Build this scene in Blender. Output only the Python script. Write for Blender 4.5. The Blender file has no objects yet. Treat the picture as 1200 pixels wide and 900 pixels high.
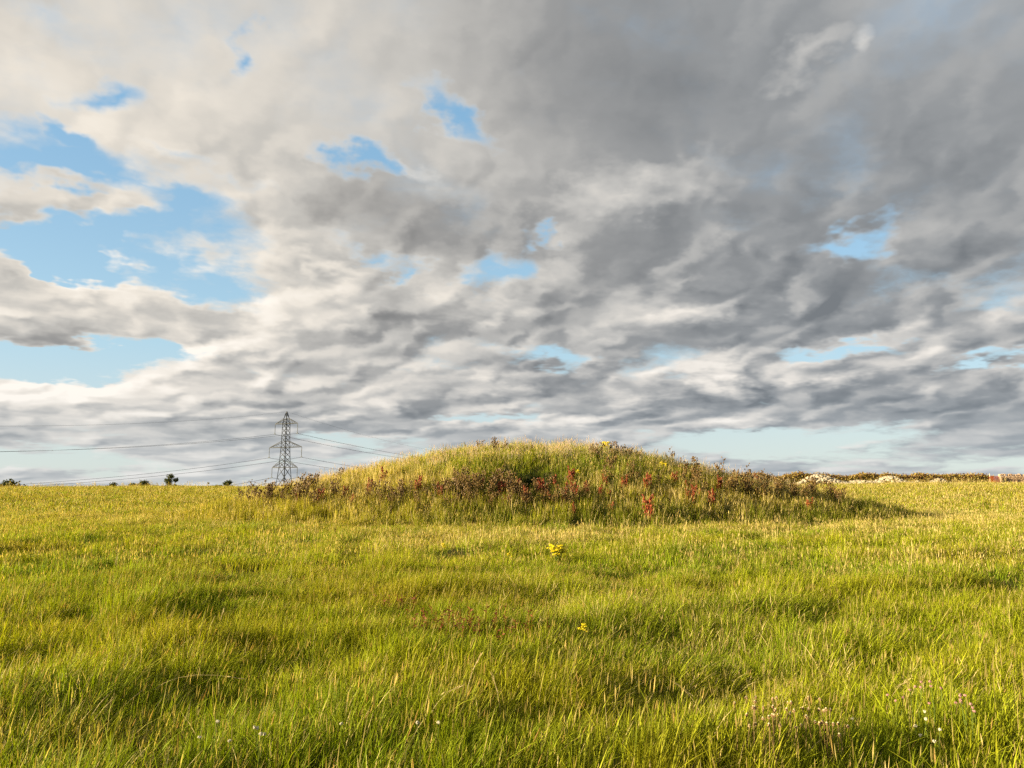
import bpy, bmesh, math, random
import numpy as np
from mathutils import Vector, Matrix, Euler

random.seed(7)
RNG = np.random.default_rng(11)
R = math.radians
sc = bpy.context.scene
COL = sc.collection

# ------------------------------------------------------------------ camera
EYE = 1.6
TILT = R(7.7)
FPX = 873.0                       # focal length of the 1200 px wide photograph, in its pixels
cam_d = bpy.data.cameras.new('camera')
cam = bpy.data.objects.new('camera', cam_d); COL.objects.link(cam)
cam.location = (0, 0, EYE); cam.rotation_euler = (R(90) + TILT, 0, 0)
cam_d.sensor_width = 36; cam_d.lens = 36 * FPX / 1200
cam_d.clip_start = 0.05; cam_d.clip_end = 12000
sc.camera = cam

# ------------------------------------------------------------------ exposure
vs = sc.view_settings
vs.view_transform = 'Standard'; vs.look = 'None'; vs.gamma = 1; vs.use_curve_mapping = False
vs.exposure = 1.78
sc.cycles.use_denoising = False; sc.cycles.adaptive_threshold = 0.02
sc.cycles.max_bounces = 6; sc.cycles.diffuse_bounces = 2; sc.cycles.transmission_bounces = 3
sc.cycles.glossy_bounces = 1; sc.cycles.transparent_max_bounces = 4

# ------------------------------------------------------------------ sun
SUN_EL = R(12.0)
SUN_AZ = R(-104)                  # from +Y towards +X: low in the left, a little behind the viewer
sun_dir = Vector((math.sin(SUN_AZ) * math.cos(SUN_EL), math.cos(SUN_AZ) * math.cos(SUN_EL), math.sin(SUN_EL)))
sd = bpy.data.lights.new('sun', 'SUN'); sd.energy = 5.0; sd.angle = R(0.6); sd.color = (1.0, 0.83, 0.54)
so = bpy.data.objects.new('sun', sd); COL.objects.link(so)
so.rotation_euler = sun_dir.to_track_quat('Z', 'Y').to_euler()
so.location = sun_dir * 60


# ------------------------------------------------------------------ node helper
class S:
    """A socket with arithmetic: every operation adds a Math node to the tree."""
    tree = None
    def __init__(self, s): self.s = s
    @staticmethod
    def math(op, *a, clamp=False):
        n = S.tree.nodes.new('ShaderNodeMath'); n.operation = op; n.use_clamp = clamp
        for i, v in enumerate(a):
            if isinstance(v, S): S.tree.links.new(v.s, n.inputs[i])
            else: n.inputs[i].default_value = float(v)
        return S(n.outputs[0])
    def __add__(s, o): return S.math('ADD', s, o)
    __radd__ = __add__
    def __sub__(s, o): return S.math('SUBTRACT', s, o)
    def __rsub__(s, o): return S.math('SUBTRACT', o, s)
    def __mul__(s, o): return S.math('MULTIPLY', s, o)
    __rmul__ = __mul__
    def __truediv__(s, o): return S.math('DIVIDE', s, o)
    def mad(s, m, a): return S.math('MULTIPLY_ADD', s, m, a)

def nnode(t, kind, **kw):
    n = t.nodes.new(kind)
    for k, v in kw.items(): setattr(n, k, v)
    return n
def combine(x, y, z=0.0):
    n = S.tree.nodes.new('ShaderNodeCombineXYZ')
    for i, v in enumerate((x, y, z)):
        if isinstance(v, S): S.tree.links.new(v.s, n.inputs[i])
        else: n.inputs[i].default_value = float(v)
    return S(n.outputs[0])
def noise(vec, scale, detail=4.0, rough=0.5, dist=0.0, color=False):
    n = S.tree.nodes.new('ShaderNodeTexNoise')
    if vec is not None: S.tree.links.new(vec.s, n.inputs['Vector'])
    n.inputs['Scale'].default_value = scale; n.inputs['Detail'].default_value = detail
    n.inputs['Roughness'].default_value = rough; n.inputs['Distortion'].default_value = dist
    return S(n.outputs['Color' if color else 'Fac'])
def split(v):
    n = S.tree.nodes.new('ShaderNodeSeparateXYZ'); S.tree.links.new(v.s, n.inputs[0])
    return S(n.outputs[0]), S(n.outputs[1]), S(n.outputs[2])
def smooth(v, a, b, lo=0.0, hi=1.0):
    n = S.tree.nodes.new('ShaderNodeMapRange'); n.interpolation_type = 'SMOOTHSTEP'
    if isinstance(v, S): S.tree.links.new(v.s, n.inputs['Value'])
    for k, x in zip(('From Min', 'From Max', 'To Min', 'To Max'), (a, b, lo, hi)):
        if isinstance(x, S): S.tree.links.new(x.s, n.inputs[k])
        else: n.inputs[k].default_value = float(x)
    return S(n.outputs[0])
def ramp(v, stops, interp='LINEAR'):
    n = S.tree.nodes.new('ShaderNodeValToRGB'); S.tree.links.new(v.s, n.inputs[0])
    cr = n.color_ramp; cr.interpolation = interp
    while len(cr.elements) < len(stops): cr.elements.new(0.5)
    for e, (p, c) in zip(cr.elements, stops): e.position = p; e.color = (*c, 1)
    return S(n.outputs[0])
def mix(f, a, b):
    n = S.tree.nodes.new('ShaderNodeMix'); n.data_type = 'RGBA'
    for v, i in ((f, 0), (a, 6), (b, 7)):
        if isinstance(v, S): S.tree.links.new(v.s, n.inputs[i])
        elif i == 0: n.inputs[i].default_value = float(v)
        else: n.inputs[i].default_value = (*v, 1)
    return S(n.outputs[2])

# ------------------------------------------------------------------ sky: Nishita air behind a broken deck of cloud
def sky_angles(px, py):
    """azimuth and elevation (radians) of a direction given in the photograph's 1200 x 900 frame"""
    x, y, z = (px - 600) / FPX, 1.0, (450 - py) / FPX
    y, z = y * math.cos(TILT) - z * math.sin(TILT), y * math.sin(TILT) + z * math.cos(TILT)
    return math.atan2(x, y), math.atan2(z, math.hypot(x, y))

w = bpy.data.worlds.new('World'); sc.world = w; w.use_nodes = True
t = w.node_tree; t.nodes.clear(); S.tree = t
tc = nnode(t, 'ShaderNodeTexCoord')
dx, dy, dz = split(S(tc.outputs['Generated']))
az = S.math('ARCTAN2', dx, dy)
el = S.math('ARCSINE', dz)
zz = S.math('MAXIMUM', dz, 0.0) + 0.15
px_, py_ = dx / zz, dy / zz
# stretch along the wind, which combs the deck from lower left to upper right
P = combine(px_ * 0.80 + py_ * 0.25, py_ * 0.85 - px_ * 0.30, 0.0)
w1 = noise(P, 1.3, 5, 0.66, 0.0, color=True)
w1x, w1y, w1z = split(w1)
amp = smooth(el, 0.0, 0.35, 0.045, 0.150)
qa = az + (w1x - 0.5) * amp * 2.2
qe = el + (w1y - 0.5) * amp * 1.5

Q0 = combine(az * 9.0, el * 14.0, 7.7)
wf = split(noise(Q0, 1.3, 4, 0.62, 0.0, color=True))
wide = smooth(el, 0.03, 0.35, 0.03, 0.075)
qa = qa + (wf[0] - 0.5) * wide * 1.6
qe = qe + (wf[1] - 0.5) * wide
Q = combine(qa, qe, 0.0)
def blob(px, py, rx, ry, rot=0.0):
    """a soft elliptical weight, 1 at its centre and 0 at its rim, at a fixed direction of the sky"""
    a0, e0 = sky_angles(px, py)
    m = nnode(t, 'ShaderNodeMapping', vector_type='TEXTURE')
    t.links.new(Q.s, m.inputs['Vector'])
    m.inputs['Location'].default_value = (a0, e0, 0); m.inputs['Rotation'].default_value = (0, 0, R(rot))
    m.inputs['Scale'].default_value = (rx / FPX, ry / FPX, 1)
    g = nnode(t, 'ShaderNodeTexGradient', gradient_type='SPHERICAL'); t.links.new(m.outputs[0], g.inputs[0])
    return S(g.outputs['Fac'])
def total(lst):
    acc = None
    for b in lst:
        *g, a = b
        f = blob(*g)
        acc = f * a if acc is None else f.mad(a, acc)
    return acc

holes = [  # px, py, rx, ry, rotation, depth
    (50, 205, 150, 52, -8, 1.25), (190, 283, 135, 50, 0, 1.15), (20, 272, 110, 34, 0, 1.2),
    (90, 417, 190, 30, 4, 0.95), (10, 410, 90, 28, 0, 0.7), (535, 140, 72, 26, -38, 1.15), (418, 188, 46, 22, 0, 1.15),
    (290, 45, 26, 22, 0, 0.70), (108, 95, 60, 22, 12, 0.85), (58, 152, 42, 16, -35, 0.8),
    (575, 308, 66, 36, 10, 1.1), (642, 276, 30, 12, 0, 0.8), (430, 300, 70, 16, -15, 0.55), (482, 322, 26, 22, 60, 0.6),
    (985, 276, 78, 24, 12, 1.05), (655, 411, 90, 22, 0, 0.85), (980, 412, 95, 15, -4, 0.8), (1150, 436, 100, 13, -6, 0.75),
    (545, 490, 120, 12, 0, 0.8), (925, 520, 240, 24, 0, 0.85), (1180, 545, 200, 26, 0, 0.5), (700, 540, 220, 16, 0, 0.35),
    (40, 538, 150, 20, 0, 0.75), (420, 520, 160, 14, -8, 0.7), (330, 547, 120, 12, 0, 0.5), (200, 190, 45, 14, -20, 0.45),
    (10, 12, 90, 22, 0, 0.30), (280, 215, 40, 12, 0, 0.3),
]
fills = [(90, 350, 260, 44, -4, 1.5), (30, 330, 110, 30, 0, 0.9), (190, 478, 300, 30, 0, 0.5), (80, 246, 90, 30, 0, 1.6), (60, 310, 90, 14, 10, 0.4), (240, 405, 50, 16, 25, 0.5), (330, 90, 30, 30, 0, 0.3)]
darks = [  # negative luminance
    (770, 95, 320, 160, -15, -0.28), (1150, 40, 200, 70, 0, -0.10), (1110, 210, 260, 170, 20, -0.18), (880, 265, 260, 80, 8, -0.20),
    (490, 258, 190, 56, -10, -0.30), (1040, 335, 330, 56, 6, -0.19), (500, 375, 190, 50, -8, -0.20),
    (620, 432, 230, 32, 5, -0.17), (60, 372, 150, 28, -5, -0.24), (150, 505, 330, 26, 2, -0.20),
    (900, 458, 300, 20, -4, -0.18), (1130, 492, 170, 26, 0, -0.12), (650, 470, 300, 18, 0, -0.09),
    (440, 60, 120, 40, 10, -0.05), (620, 250, 90, 60, 0, -0.08), (400, 488, 200, 20, 0, -0.12),
    (75, 250, 60, 14, 0, -0.08), (70, 556, 90, 14, 0, -0.10), (300, 395, 90, 16, 0, -0.10), (240, 500, 120, 14, 0, -0.08),
]
lights = [(560, 500, 90, 9, 0, 0.24), (960, 440, 90, 11, 0, 0.22), (760, 470, 70, 9, 0, 0.2), (60, 440, 110, 20, 4, 0.18), (330, 375, 130, 22, 0, 0.14), 
    (120, 150, 190, 46, -20, 0.13), (230, 95, 60, 40, 0, 0.10), (300, 330, 220, 42, -6, 0.17), (720, 222, 120, 32, 8, 0.36),
    (930, 72, 70, 18, 12, 0.28), (1008, 62, 28, 20, 40, 0.30), (810, 352, 110, 26, -4, 0.36), (555, 345, 90, 26, 10, 0.26),
    (215, 432, 120, 26, 22, 0.22), (110, 470, 220, 34, 0, 0.14), (690, 495, 140, 12, 0, 0.30), (850, 438, 170, 18, 4, 0.34),
    (110, 305, 90, 14, 10, 0.22), (400, 318, 70, 14, -8, 0.26), (1050, 388, 110, 18, 8, 0.28), (560, 292, 100, 20, 30, 0.10),
    (470, 202, 40, 14, -25, 0.22), (1120, 300, 120, 16, 20, 0.10), (700, 415, 90, 14, 0, 0.16), (560, 455, 130, 12, 0, 0.16),
    (180, 550, 60, 12, 0, 0.30), (840, 487, 80, 9, 0, 0.26), (1080, 425, 90, 12, -6, 0.18), (650, 160, 60, 60, 0, 0.05),
    (980, 100, 130, 60, 25, 0.10), (20, 455, 90, 24, 0, 0.14),
]
hol, fil = total(holes), total(fills)
drk, lit = total(darks), total(lights)

# billows: one fbm, and the same fbm a step towards the sun for relief
SX, SY = math.sin(SUN_AZ), math.cos(SUN_AZ)
Pw = S(nnode(t, 'ShaderNodeVectorMath', operation='ADD').outputs[0])
vm = Pw.s.node
sca = nnode(t, 'ShaderNodeVectorMath', operation='SCALE'); t.links.new(w1.s, sca.inputs[0]); sca.inputs['Scale'].default_value = 0.42
t.links.new(P.s, vm.inputs[0]); t.links.new(sca.outputs[0], vm.inputs[1])
off = nnode(t, 'ShaderNodeVectorMath', operation='ADD'); t.links.new(Pw.s, off.inputs[0])
off.inputs[1].default_value = (-0.09, -0.015, 0.05)
f1 = noise(Pw, 1.45, 6, 0.55)
f2 = noise(S(off.outputs[0]), 1.45, 3, 0.50)
f4 = noise(Pw, 6.0, 4, 0.60)
# low down the clouds are seen from the side: heaped, lit from the left and above, flat and grey below
lowc = smooth(el, 0.16, 0.50, 0.97, 0.10)
le = S.math('LOGARITHM', S.math('MAXIMUM', el, 0.0) + 0.08, math.e) * 3.3
wl = split(noise(combine(az * 5.6, le, 1.7), 0.8, 4, 0.60, 0.0, color=True))
ax5 = az * 5.6 + (wl[0] - 0.5) * 1.1
ay5 = le - az * 0.7 + (wl[1] - 0.5) * 0.9
g1 = noise(combine(ax5, ay5, 3.1), 1.1, 7, 0.57)
g2 = noise(combine(ax5 - 0.11, ay5 + 0.13, 3.1), 1.1, 3, 0.52)
def heap_cells(dx_, dy_):
    n = nnode(t, 'ShaderNodeTexVoronoi', feature='SMOOTH_F1'); t.links.new(combine(ax5 + (wf[0] - 0.5) * 0.5 + dx_, ay5 + (wf[1] - 0.5) * 0.5 + dy_, 0.4).s, n.inputs['Vector'])
    n.inputs['Scale'].default_value = 1.9; n.inputs['Detail'].default_value = 1.0; n.inputs['Roughness'].default_value = 0.55; n.inputs['Smoothness'].default_value = 0.6
    return S(n.outputs['Distance'])
v1 = heap_cells(0.0, 0.0); v2 = heap_cells(-0.07, 0.09)
puff = v2 - v1                               # rounded heads, bright on the side towards the sun
fm = f1 + (g1 - f1) * lowc
relief = (f1 - f2) * (1.0 - lowc) + (g1 - g2) * lowc * 1.15
cover = (fm - 0.5) * 2.3 + (f4 - 0.5) * 0.6 + (0.45 - v1) * smooth(el, 0.1, 0.45, 0.45, 0.25) + smooth(el, 0.12, 0.4, 0.84, 1.0) - hol * 1.15 + fil
# farther round the sky, where nothing is laid out, let the deck break up by itself
aa = S.math('ABSOLUTE', az)
cover = cover - smooth(aa, 0.8, 1.5, 0.0, 0.30)
mask = smooth(cover, smooth(el, 0.1, 0.45, 0.06, -0.18), smooth(el, 0.1, 0.45, 0.56, 0.92))
thin = smooth(cover, 0.25, 1.0)            # 0 at ragged thin edges, 1 inside the cloud
base = smooth(az, -0.55, 0.25, 0.69, 0.44)
lum = base - 0.03 + drk * 0.92 + lit * 1.0 + puff * smooth(el, 0.12, 0.48, 1.05, 0.18) + relief * smooth(el, 0.10, 0.38, 1.15, 0.60) + (0.5 - fm) * 0.28 + (f4 - 0.5) * 0.14
lum = (lum + (1.0 - thin) * 0.14) * 0.84 + 0.078
warm = smooth(az, -0.6, 0.5, 1.0, 0.35)
cw = ramp(lum, [(0.10, (0.230, 0.220, 0.208)), (0.32, (0.345, 0.328, 0.305)), (0.55, (0.560, 0.535, 0.490)), (0.78, (0.83, 0.765, 0.67)), (1.0, (1.0, 0.93, 0.83))])
cc = ramp(lum, [(0.10, (0.160, 0.190, 0.222)), (0.32, (0.275, 0.305, 0.335)), (0.55, (0.510, 0.515, 0.515)), (0.78, (0.78, 0.75, 0.71)), (1.0, (1.0, 0.95, 0.89))])
w_low = smooth(el, 0.02, 0.30, 0.40, 1.0)
cloud = mix(warm * w_low, cc, cw)
# far cloud fades into the pale air above the horizon
cloud = mix(smooth(el, 0.0, 0.13, 0.45, 0.0), cloud, (0.50, 0.56, 0.60))

sky = nnode(t, 'ShaderNodeTexSky', sky_type='NISHITA'); sky.sun_disc = False
sky.sun_elevation = SUN_EL; sky.sun_rotation = SUN_AZ; sky.altitude = 100; sky.dust_density = 0.3; sky.ozone_density = 3.0; sky.air_density = 1.0
air = nnode(t, 'ShaderNodeBackground'); air.inputs['Strength'].default_value = 0.058
t.links.new(sky.outputs[0], air.inputs['Color'])
veil = nnode(t, 'ShaderNodeBackground'); veil.inputs['Strength'].default_value = 0.375
t.links.new(ramp(smooth(el, 0.0, 0.55), [(0.0, (0.52, 0.585, 0.58)), (0.25, (0.40, 0.58, 0.66)), (1.0, (0.24, 0.46, 0.66))]).s, veil.inputs['Color'])
mv = nnode(t, 'ShaderNodeMixShader')
t.links.new(smooth(el, 0.0, 0.35, 0.85, 0.62).s, mv.inputs[0]); t.links.new(air.outputs[0], mv.inputs[1]); t.links.new(veil.outputs[0], mv.inputs[2])
cb = nnode(t, 'ShaderNodeBackground'); cb.inputs['Strength'].default_value = 0.305
t.links.new(cloud.s, cb.inputs['Color'])
ms = nnode(t, 'ShaderNodeMixShader'); wo = nnode(t, 'ShaderNodeOutputWorld')
t.links.new(mask.s, ms.inputs[0]); t.links.new(mv.outputs[0], ms.inputs[1]); t.links.new(cb.outputs[0], ms.inputs[2])
t.links.new(ms.outputs[0], wo.inputs['Surface'])
w.cycles.sampling_method = 'MANUAL'; w.cycles.sample_map_resolution = 512

# ------------------------------------------------------------------ numpy noise
_perm = RNG.permutation(4096); _grad = RNG.uniform(0, 2 * np.pi, 4096)
def gnoise(x, y, seed=0):
    """gradient noise, about -0.7..0.7"""
    x = np.asarray(x, float) + seed * 17.31; y = np.asarray(y, float) - seed * 9.77
    xi = np.floor(x).astype(int); yi = np.floor(y).astype(int); fx = x - xi; fy = y - yi
    u = fx * fx * fx * (fx * (fx * 6 - 15) + 10); v = fy * fy * fy * (fy * (fy * 6 - 15) + 10)
    def g(i, j, ax, ay):
        a = _grad[(_perm[(i & 4095)] + j) & 4095]
        return np.cos(a) * ax + np.sin(a) * ay
    n00 = g(xi, yi, fx, fy); n10 = g(xi + 1, yi, fx - 1, fy)
    n01 = g(xi, yi + 1, fx, fy - 1); n11 = g(xi + 1, yi + 1, fx - 1, fy - 1)
    return (n00 * (1 - u) + n10 * u) * (1 - v) + (n01 * (1 - u) + n11 * u) * v
def fbm(x, y, octv=4, seed=0, rough=0.5):
    a, s_, n = 1.0, 0.0, 0.0
    for k in range(octv):
        s_ = s_ + a * gnoise(x * 2**k, y * 2**k, seed + k); n += a; a *= rough
    return s_ / n
def sstep(x, a, b):
    q = np.clip((np.asarray(x, float) - a) / (b - a), 0, 1); return q * q * (3 - 2 * q)

# ------------------------------------------------------------------ terrain height
MX = np.array([-15.5, -13, -11, -8.2, -6.2, -4.1, -2.5, 0, 2.5, 4.5, 6.6, 8.2, 10.3, 12.4, 14.4, 16.5, 18.5])
MZ = np.array([0, .50, .95, 1.66, 2.06, 2.60, 2.86, 3.10, 3.12, 2.96, 2.55, 2.15, 1.65, 1.2, .72, .25, 0])
MCY = 36.5
def mound_profile(x):
    return np.interp(x, MX, MZ)
def mound_rad(x):
    return 9.6 * np.sqrt(np.clip(1 - ((x - 1.5) / 17.3) ** 2, 0.02, 1))
def mound_h(x, y):
    v = (y - MCY) / mound_rad(x)
    xs = x
    p = (mound_profile(xs - .7) + mound_profile(xs) * 2 + mound_profile(xs + .7)) / 4
    d = np.clip(1 - v * v, 0, 1) ** 1.15
    h = p * d
    # the hollow in its face
    h = h - 0.85 * np.exp(-(((x - 0.9) / 1.5) ** 2 + ((y - 30.6) / 1.1) ** 2))
    return np.maximum(h, 0)
def mound_mask(x, y):
    """0 outside, 1 on the barrow, with a soft rim"""
    q = ((x - 1.5) / 17.0) ** 2 + ((y - MCY) / 10.0) ** 2
    return sstep(q, 1.12, 0.86)
def H(x, y):
    x = np.asarray(x, float); y = np.asarray(y, float)
    d = np.hypot(x, y)
    h = 1.15 * sstep(d, 34, 92) * sstep(y, -40, 60)
    far = np.clip(d - 104, 0, None)
    h = h - 26 * (1 - np.exp(-(far / 150.0) ** 1.35))
    h = h + mound_h(x, y) * (1 + 0.05 * fbm(x * 0.35, y * 0.35, 3, 31))
    near = sstep(d, 70, 20)
    tus = fbm(x * 0.42, y * 0.62, 3, 3)
    h = h + near * (0.23 * tus + 0.19 * gnoise(x * 0.95, y * 1.25, 5))
    h = h + 0.38 * sstep(x, 8, 45) * sstep(d, 45, 84)
    h = h + 0.18 * fbm(x * 0.05, y * 0.05, 2, 8) * sstep(d, 8, 40) * sstep(d, 130, 100)
    return h
def ground_at(px, py, dmax=104.0):
    """the point of the ground seen in that direction of the photograph"""
    a, e = sky_angles(px, py)
    r = np.arange(3.0, dmax, 0.05)
    x, y = r * math.sin(a), r * math.cos(a); z = EYE + r * math.tan(e)
    hh = H(x, y); k = np.nonzero(z < hh)[0]
    k = k[0] if len(k) else int(np.argmax(hh - z))
    return float(x[k]), float(y[k]), float(hh[k])

# ------------------------------------------------------------------ mesh helpers
def mesh_np(name, verts, faces, mats=(), smooth_=False, attrs=None):
    me = bpy.data.meshes.new(name)
    me.from_pydata([tuple(v) for v in verts] if not isinstance(verts, np.ndarray) else verts.tolist(), [], faces if isinstance(faces, list) else faces.tolist())
    for m in mats: me.materials.append(m)
    for k, (tp, data) in (attrs or {}).items():
        at = me.attributes.new(k, tp, 'POINT')
        fld = {'FLOAT': 'value', 'INT': 'value', 'FLOAT_VECTOR': 'vector'}[tp]
        at.data.foreach_set(fld, np.asarray(data, dtype=np.int32 if tp == 'INT' else np.float32).ravel())
    if smooth_: me.polygons.foreach_set('use_smooth', [True] * len(me.polygons))
    me.update(); return me
def link(name, me, parent=None, loc=(0, 0, 0), rot=(0, 0, 0), scale=(1, 1, 1)):
    o = bpy.data.objects.new(name, me); COL.objects.link(o)
    o.location = loc; o.rotation_euler = rot; o.scale = scale
    if parent is not None: o.parent = parent
    return o
def tag(o, label=None, cat=None, group=None, kind=None):
    for k, v in (('label', label), ('category', cat), ('group', group), ('kind', kind)):
        if v: o[k] = v
    return o
def empty(name, loc, rz=0.0, scale=1.0):
    o = bpy.data.objects.new(name, None); COL.objects.link(o)
    o.location = loc; o.rotation_euler = (0, 0, rz); o.scale = (scale,) * 3; o.empty_display_size = 0.2
    return o
def copy_tree(o, parent=None):
    c = o.copy(); COL.objects.link(c)
    if parent is not None: c.parent = parent
    for ch in list(o.children): copy_tree(ch, c)
    return c
class MB:
    """collects shapes and links them as one mesh"""
    def __init__(s): s.v, s.f, s.a = [], [], {}
    def add(s, vs_, fs, **attr):
        b = len(s.v); s.v += [tuple(q) for q in vs_]; s.f += [tuple(i + b for i in q) for q in fs]
        for k, val in attr.items():
            s.a.setdefault(k, [0.0] * b); s.a[k] += list(val) if hasattr(val, '__len__') else [val] * len(vs_)
        for k in s.a:
            if k not in attr: s.a[k] += [0.0] * (len(s.v) - len(s.a[k]))
    def tube(s, pts, rad, n=5, cap=True):
        pts = [Vector(p) for p in pts]; rings = []; m = len(pts)
        rad = list(rad) if hasattr(rad, '__len__') else [rad] * m
        for i, p in enumerate(pts):
            d = (pts[min(i + 1, m - 1)] - pts[max(i - 1, 0)]).normalized()
            u = d.cross(Vector((0, 0, 1)) if abs(d.z) < .9 else Vector((1, 0, 0))).normalized(); v = d.cross(u)
            rings += [p + (u * math.cos(6.28318 * k / n) + v * math.sin(6.28318 * k / n)) * rad[i] for k in range(n)]
        fs = [(i * n + k, i * n + (k + 1) % n, (i + 1) * n + (k + 1) % n, (i + 1) * n + k) for i in range(m - 1) for k in range(n)]
        if cap: fs += [tuple(range(n))[::-1], tuple((m - 1) * n + k for k in range(n))]
        s.add(rings, fs)
    def bar(s, a, b, w): s.tube([a, b], w, 4)
    def lump(s, c, r, jit=0.25, squash=(1, 1, 1), rnd=random):
        """an uneven little pebble or seed head of 20 faces"""
        t_ = (1 + 5 ** .5) / 2
        vv = [(-1, t_, 0), (1, t_, 0), (-1, -t_, 0), (1, -t_, 0), (0, -1, t_), (0, 1, t_), (0, -1, -t_), (0, 1, -t_), (t_, 0, -1), (t_, 0, 1), (-t_, 0, -1), (-t_, 0, 1)]
        ff = [(0, 11, 5), (0, 5, 1), (0, 1, 7), (0, 7, 10), (0, 10, 11), (1, 5, 9), (5, 11, 4), (11, 10, 2), (10, 7, 6), (7, 1, 8), (3, 9, 4), (3, 4, 2), (3, 2, 6), (3, 6, 8), (3, 8, 9), (4, 9, 5), (2, 4, 11), (6, 2, 10), (8, 6, 7), (9, 8, 1)]
        M = Euler((rnd.uniform(0, 6), rnd.uniform(0, 6), rnd.uniform(0, 6))).to_matrix()
        out = []
        for q in vv:
            p = M @ (Vector(q) / 1.902 * r * (1 + rnd.uniform(-jit, jit)))
            out.append((c[0] + p.x * squash[0], c[1] + p.y * squash[1], c[2] + p.z * squash[2]))
        s.add(out, ff)
    def leaf(s, p, d, L, W, nrm=None):
        """a pointed leaf folded along its midrib"""
        p = Vector(p); d = Vector(d).normalized()
        side = d.cross(nrm or Vector((random.uniform(-1, 1), random.uniform(-1, 1), random.uniform(-.2, 1)))).normalized()
        up = side.cross(d)
        m = p + d * L * .45 - up * W * .15
        s.add([p, m + side * W * .5 + up * W * .15, p + d * L, m - side * W * .5 + up * W * .15, m], [(0, 1, 4), (1, 2, 4), (2, 3, 4), (3, 0, 4)])
    def build(s, name, mat, parent=None, smooth_=False, **kw):
        return link(name, s.mesh(name, mat, smooth_), parent, **kw)
    def mesh(s, name, mat, smooth_=False):
        return mesh_np(name, s.v, s.f, (mat,) if mat else (), smooth_, {k: ('FLOAT', v) for k, v in s.a.items()})

# ------------------------------------------------------------------ materials
def new_mat(name):
    m = bpy.data.materials.new(name); m.use_nodes = True; tr = m.node_tree; tr.nodes.clear(); S.tree = tr
    return m, tr
def finish(tr, shader):
    o = tr.nodes.new('ShaderNodeOutputMaterial'); tr.links.new(shader, o.inputs['Surface'])
def attr(name, kind='GEOMETRY', out='Fac'):
    n = S.tree.nodes.new('ShaderNodeAttribute'); n.attribute_name = name; n.attribute_type = kind
    return S(n.outputs[out])
def principled(tr, col, rough=0.7, spec=0.3, metal=0.0, bump=None):
    p = tr.nodes.new('ShaderNodeBsdfPrincipled')
    if isinstance(col, S): tr.links.new(col.s, p.inputs['Base Color'])
    else: p.inputs['Base Color'].default_value = (*col, 1)
    p.inputs['Roughness'].default_value = rough; p.inputs['Specular IOR Level'].default_value = spec; p.inputs['Metallic'].default_value = metal
    if bump is not None:
        b = tr.nodes.new('ShaderNodeBump'); b.inputs['Strength'].default_value = 0.5; b.inputs['Distance'].default_value = 0.02
        tr.links.new(bump.s, b.inputs['Height']); tr.links.new(b.outputs[0], p.inputs['Normal'])
    return p.outputs[0]
def leafy(tr, col, trans=0.35, spec=0.25, rough=0.55, tint=(1.0, 1.0, 0.55)):
    """reflects and lets light through, as thin leaves do"""
    p = principled(tr, col, rough, spec)
    n = tr.nodes.new('ShaderNodeBsdfTranslucent')
    mm = tr.nodes.new('ShaderNodeMix'); mm.data_type = 'RGBA'; mm.blend_type = 'MULTIPLY'; mm.inputs[0].default_value = 1
    if isinstance(col, S): tr.links.new(col.s, mm.inputs[6])
    else: mm.inputs[6].default_value = (*col, 1)
    mm.inputs[7].default_value = (*tint, 1)
    tr.links.new(mm.outputs[2], n.inputs['Color'])
    x = tr.nodes.new('ShaderNodeMixShader'); x.inputs[0].default_value = trans
    tr.links.new(p, x.inputs[1]); tr.links.new(n.outputs[0], x.inputs[2])
    return x.outputs[0]

def grass_material():
    m, tr = new_mat('grass_blades')
    hh, rr = attr('along'), attr('pick')
    green, dry = attr('green', 'INSTANCER', 'Vector'), attr('dry', 'INSTANCER')
    c = mix(hh * 0.40, green, (0.34, 0.31, 0.020))
    rcol = ramp(attr('shade'), [(0.0, (0.34, 0.27, 0.060)), (0.45, (0.46, 0.37, 0.12)), (0.85, (0.58, 0.47, 0.23)), (1.0, (0.26, 0.17, 0.05))])
    isdry = S.math('LESS_THAN', rr, dry)
    c = mix(isdry, c, rcol)
    bri = attr('shade').mad(1.35, 0.36)
    n = tr.nodes.new('ShaderNodeVectorMath'); n.operation = 'SCALE'; tr.links.new(c.s, n.inputs[0]); tr.links.new(bri.s, n.inputs['Scale'])
    finish(tr, leafy(tr, S(n.outputs[0]), 0.42, 0.10, 0.6, (1.0, 1.0, 0.4))); return m
def leaf_material(name, a, b, trans=0.3, scale=3.0):
    m, tr = new_mat(name)
    g = tr.nodes.new('ShaderNodeNewGeometry')
    f = noise(S(g.outputs['Position']), scale, 3) * 0.6 + S(g.outputs['Random Per Island']) * 0.5
    finish(tr, leafy(tr, mix(smooth(f, 0.25, 0.85), a, b), trans)); return m
def stone_material(name, a, b, scale=3.0):
    m, tr = new_mat(name)
    g = tr.nodes.new('ShaderNodeNewGeometry'); oi = tr.nodes.new('ShaderNodeObjectInfo')
    pos = S(g.outputs['Position'])
    f = noise(pos, scale, 6, .6) * 0.6 + S(g.outputs['Random Per Island']) * 0.25 + S(oi.outputs['Random']) * 0.3
    finish(tr, principled(tr, mix(smooth(f, 0.25, 0.85), a, b), 0.85, 0.2, 0, noise(pos, scale * 6, 5))); return m

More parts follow.
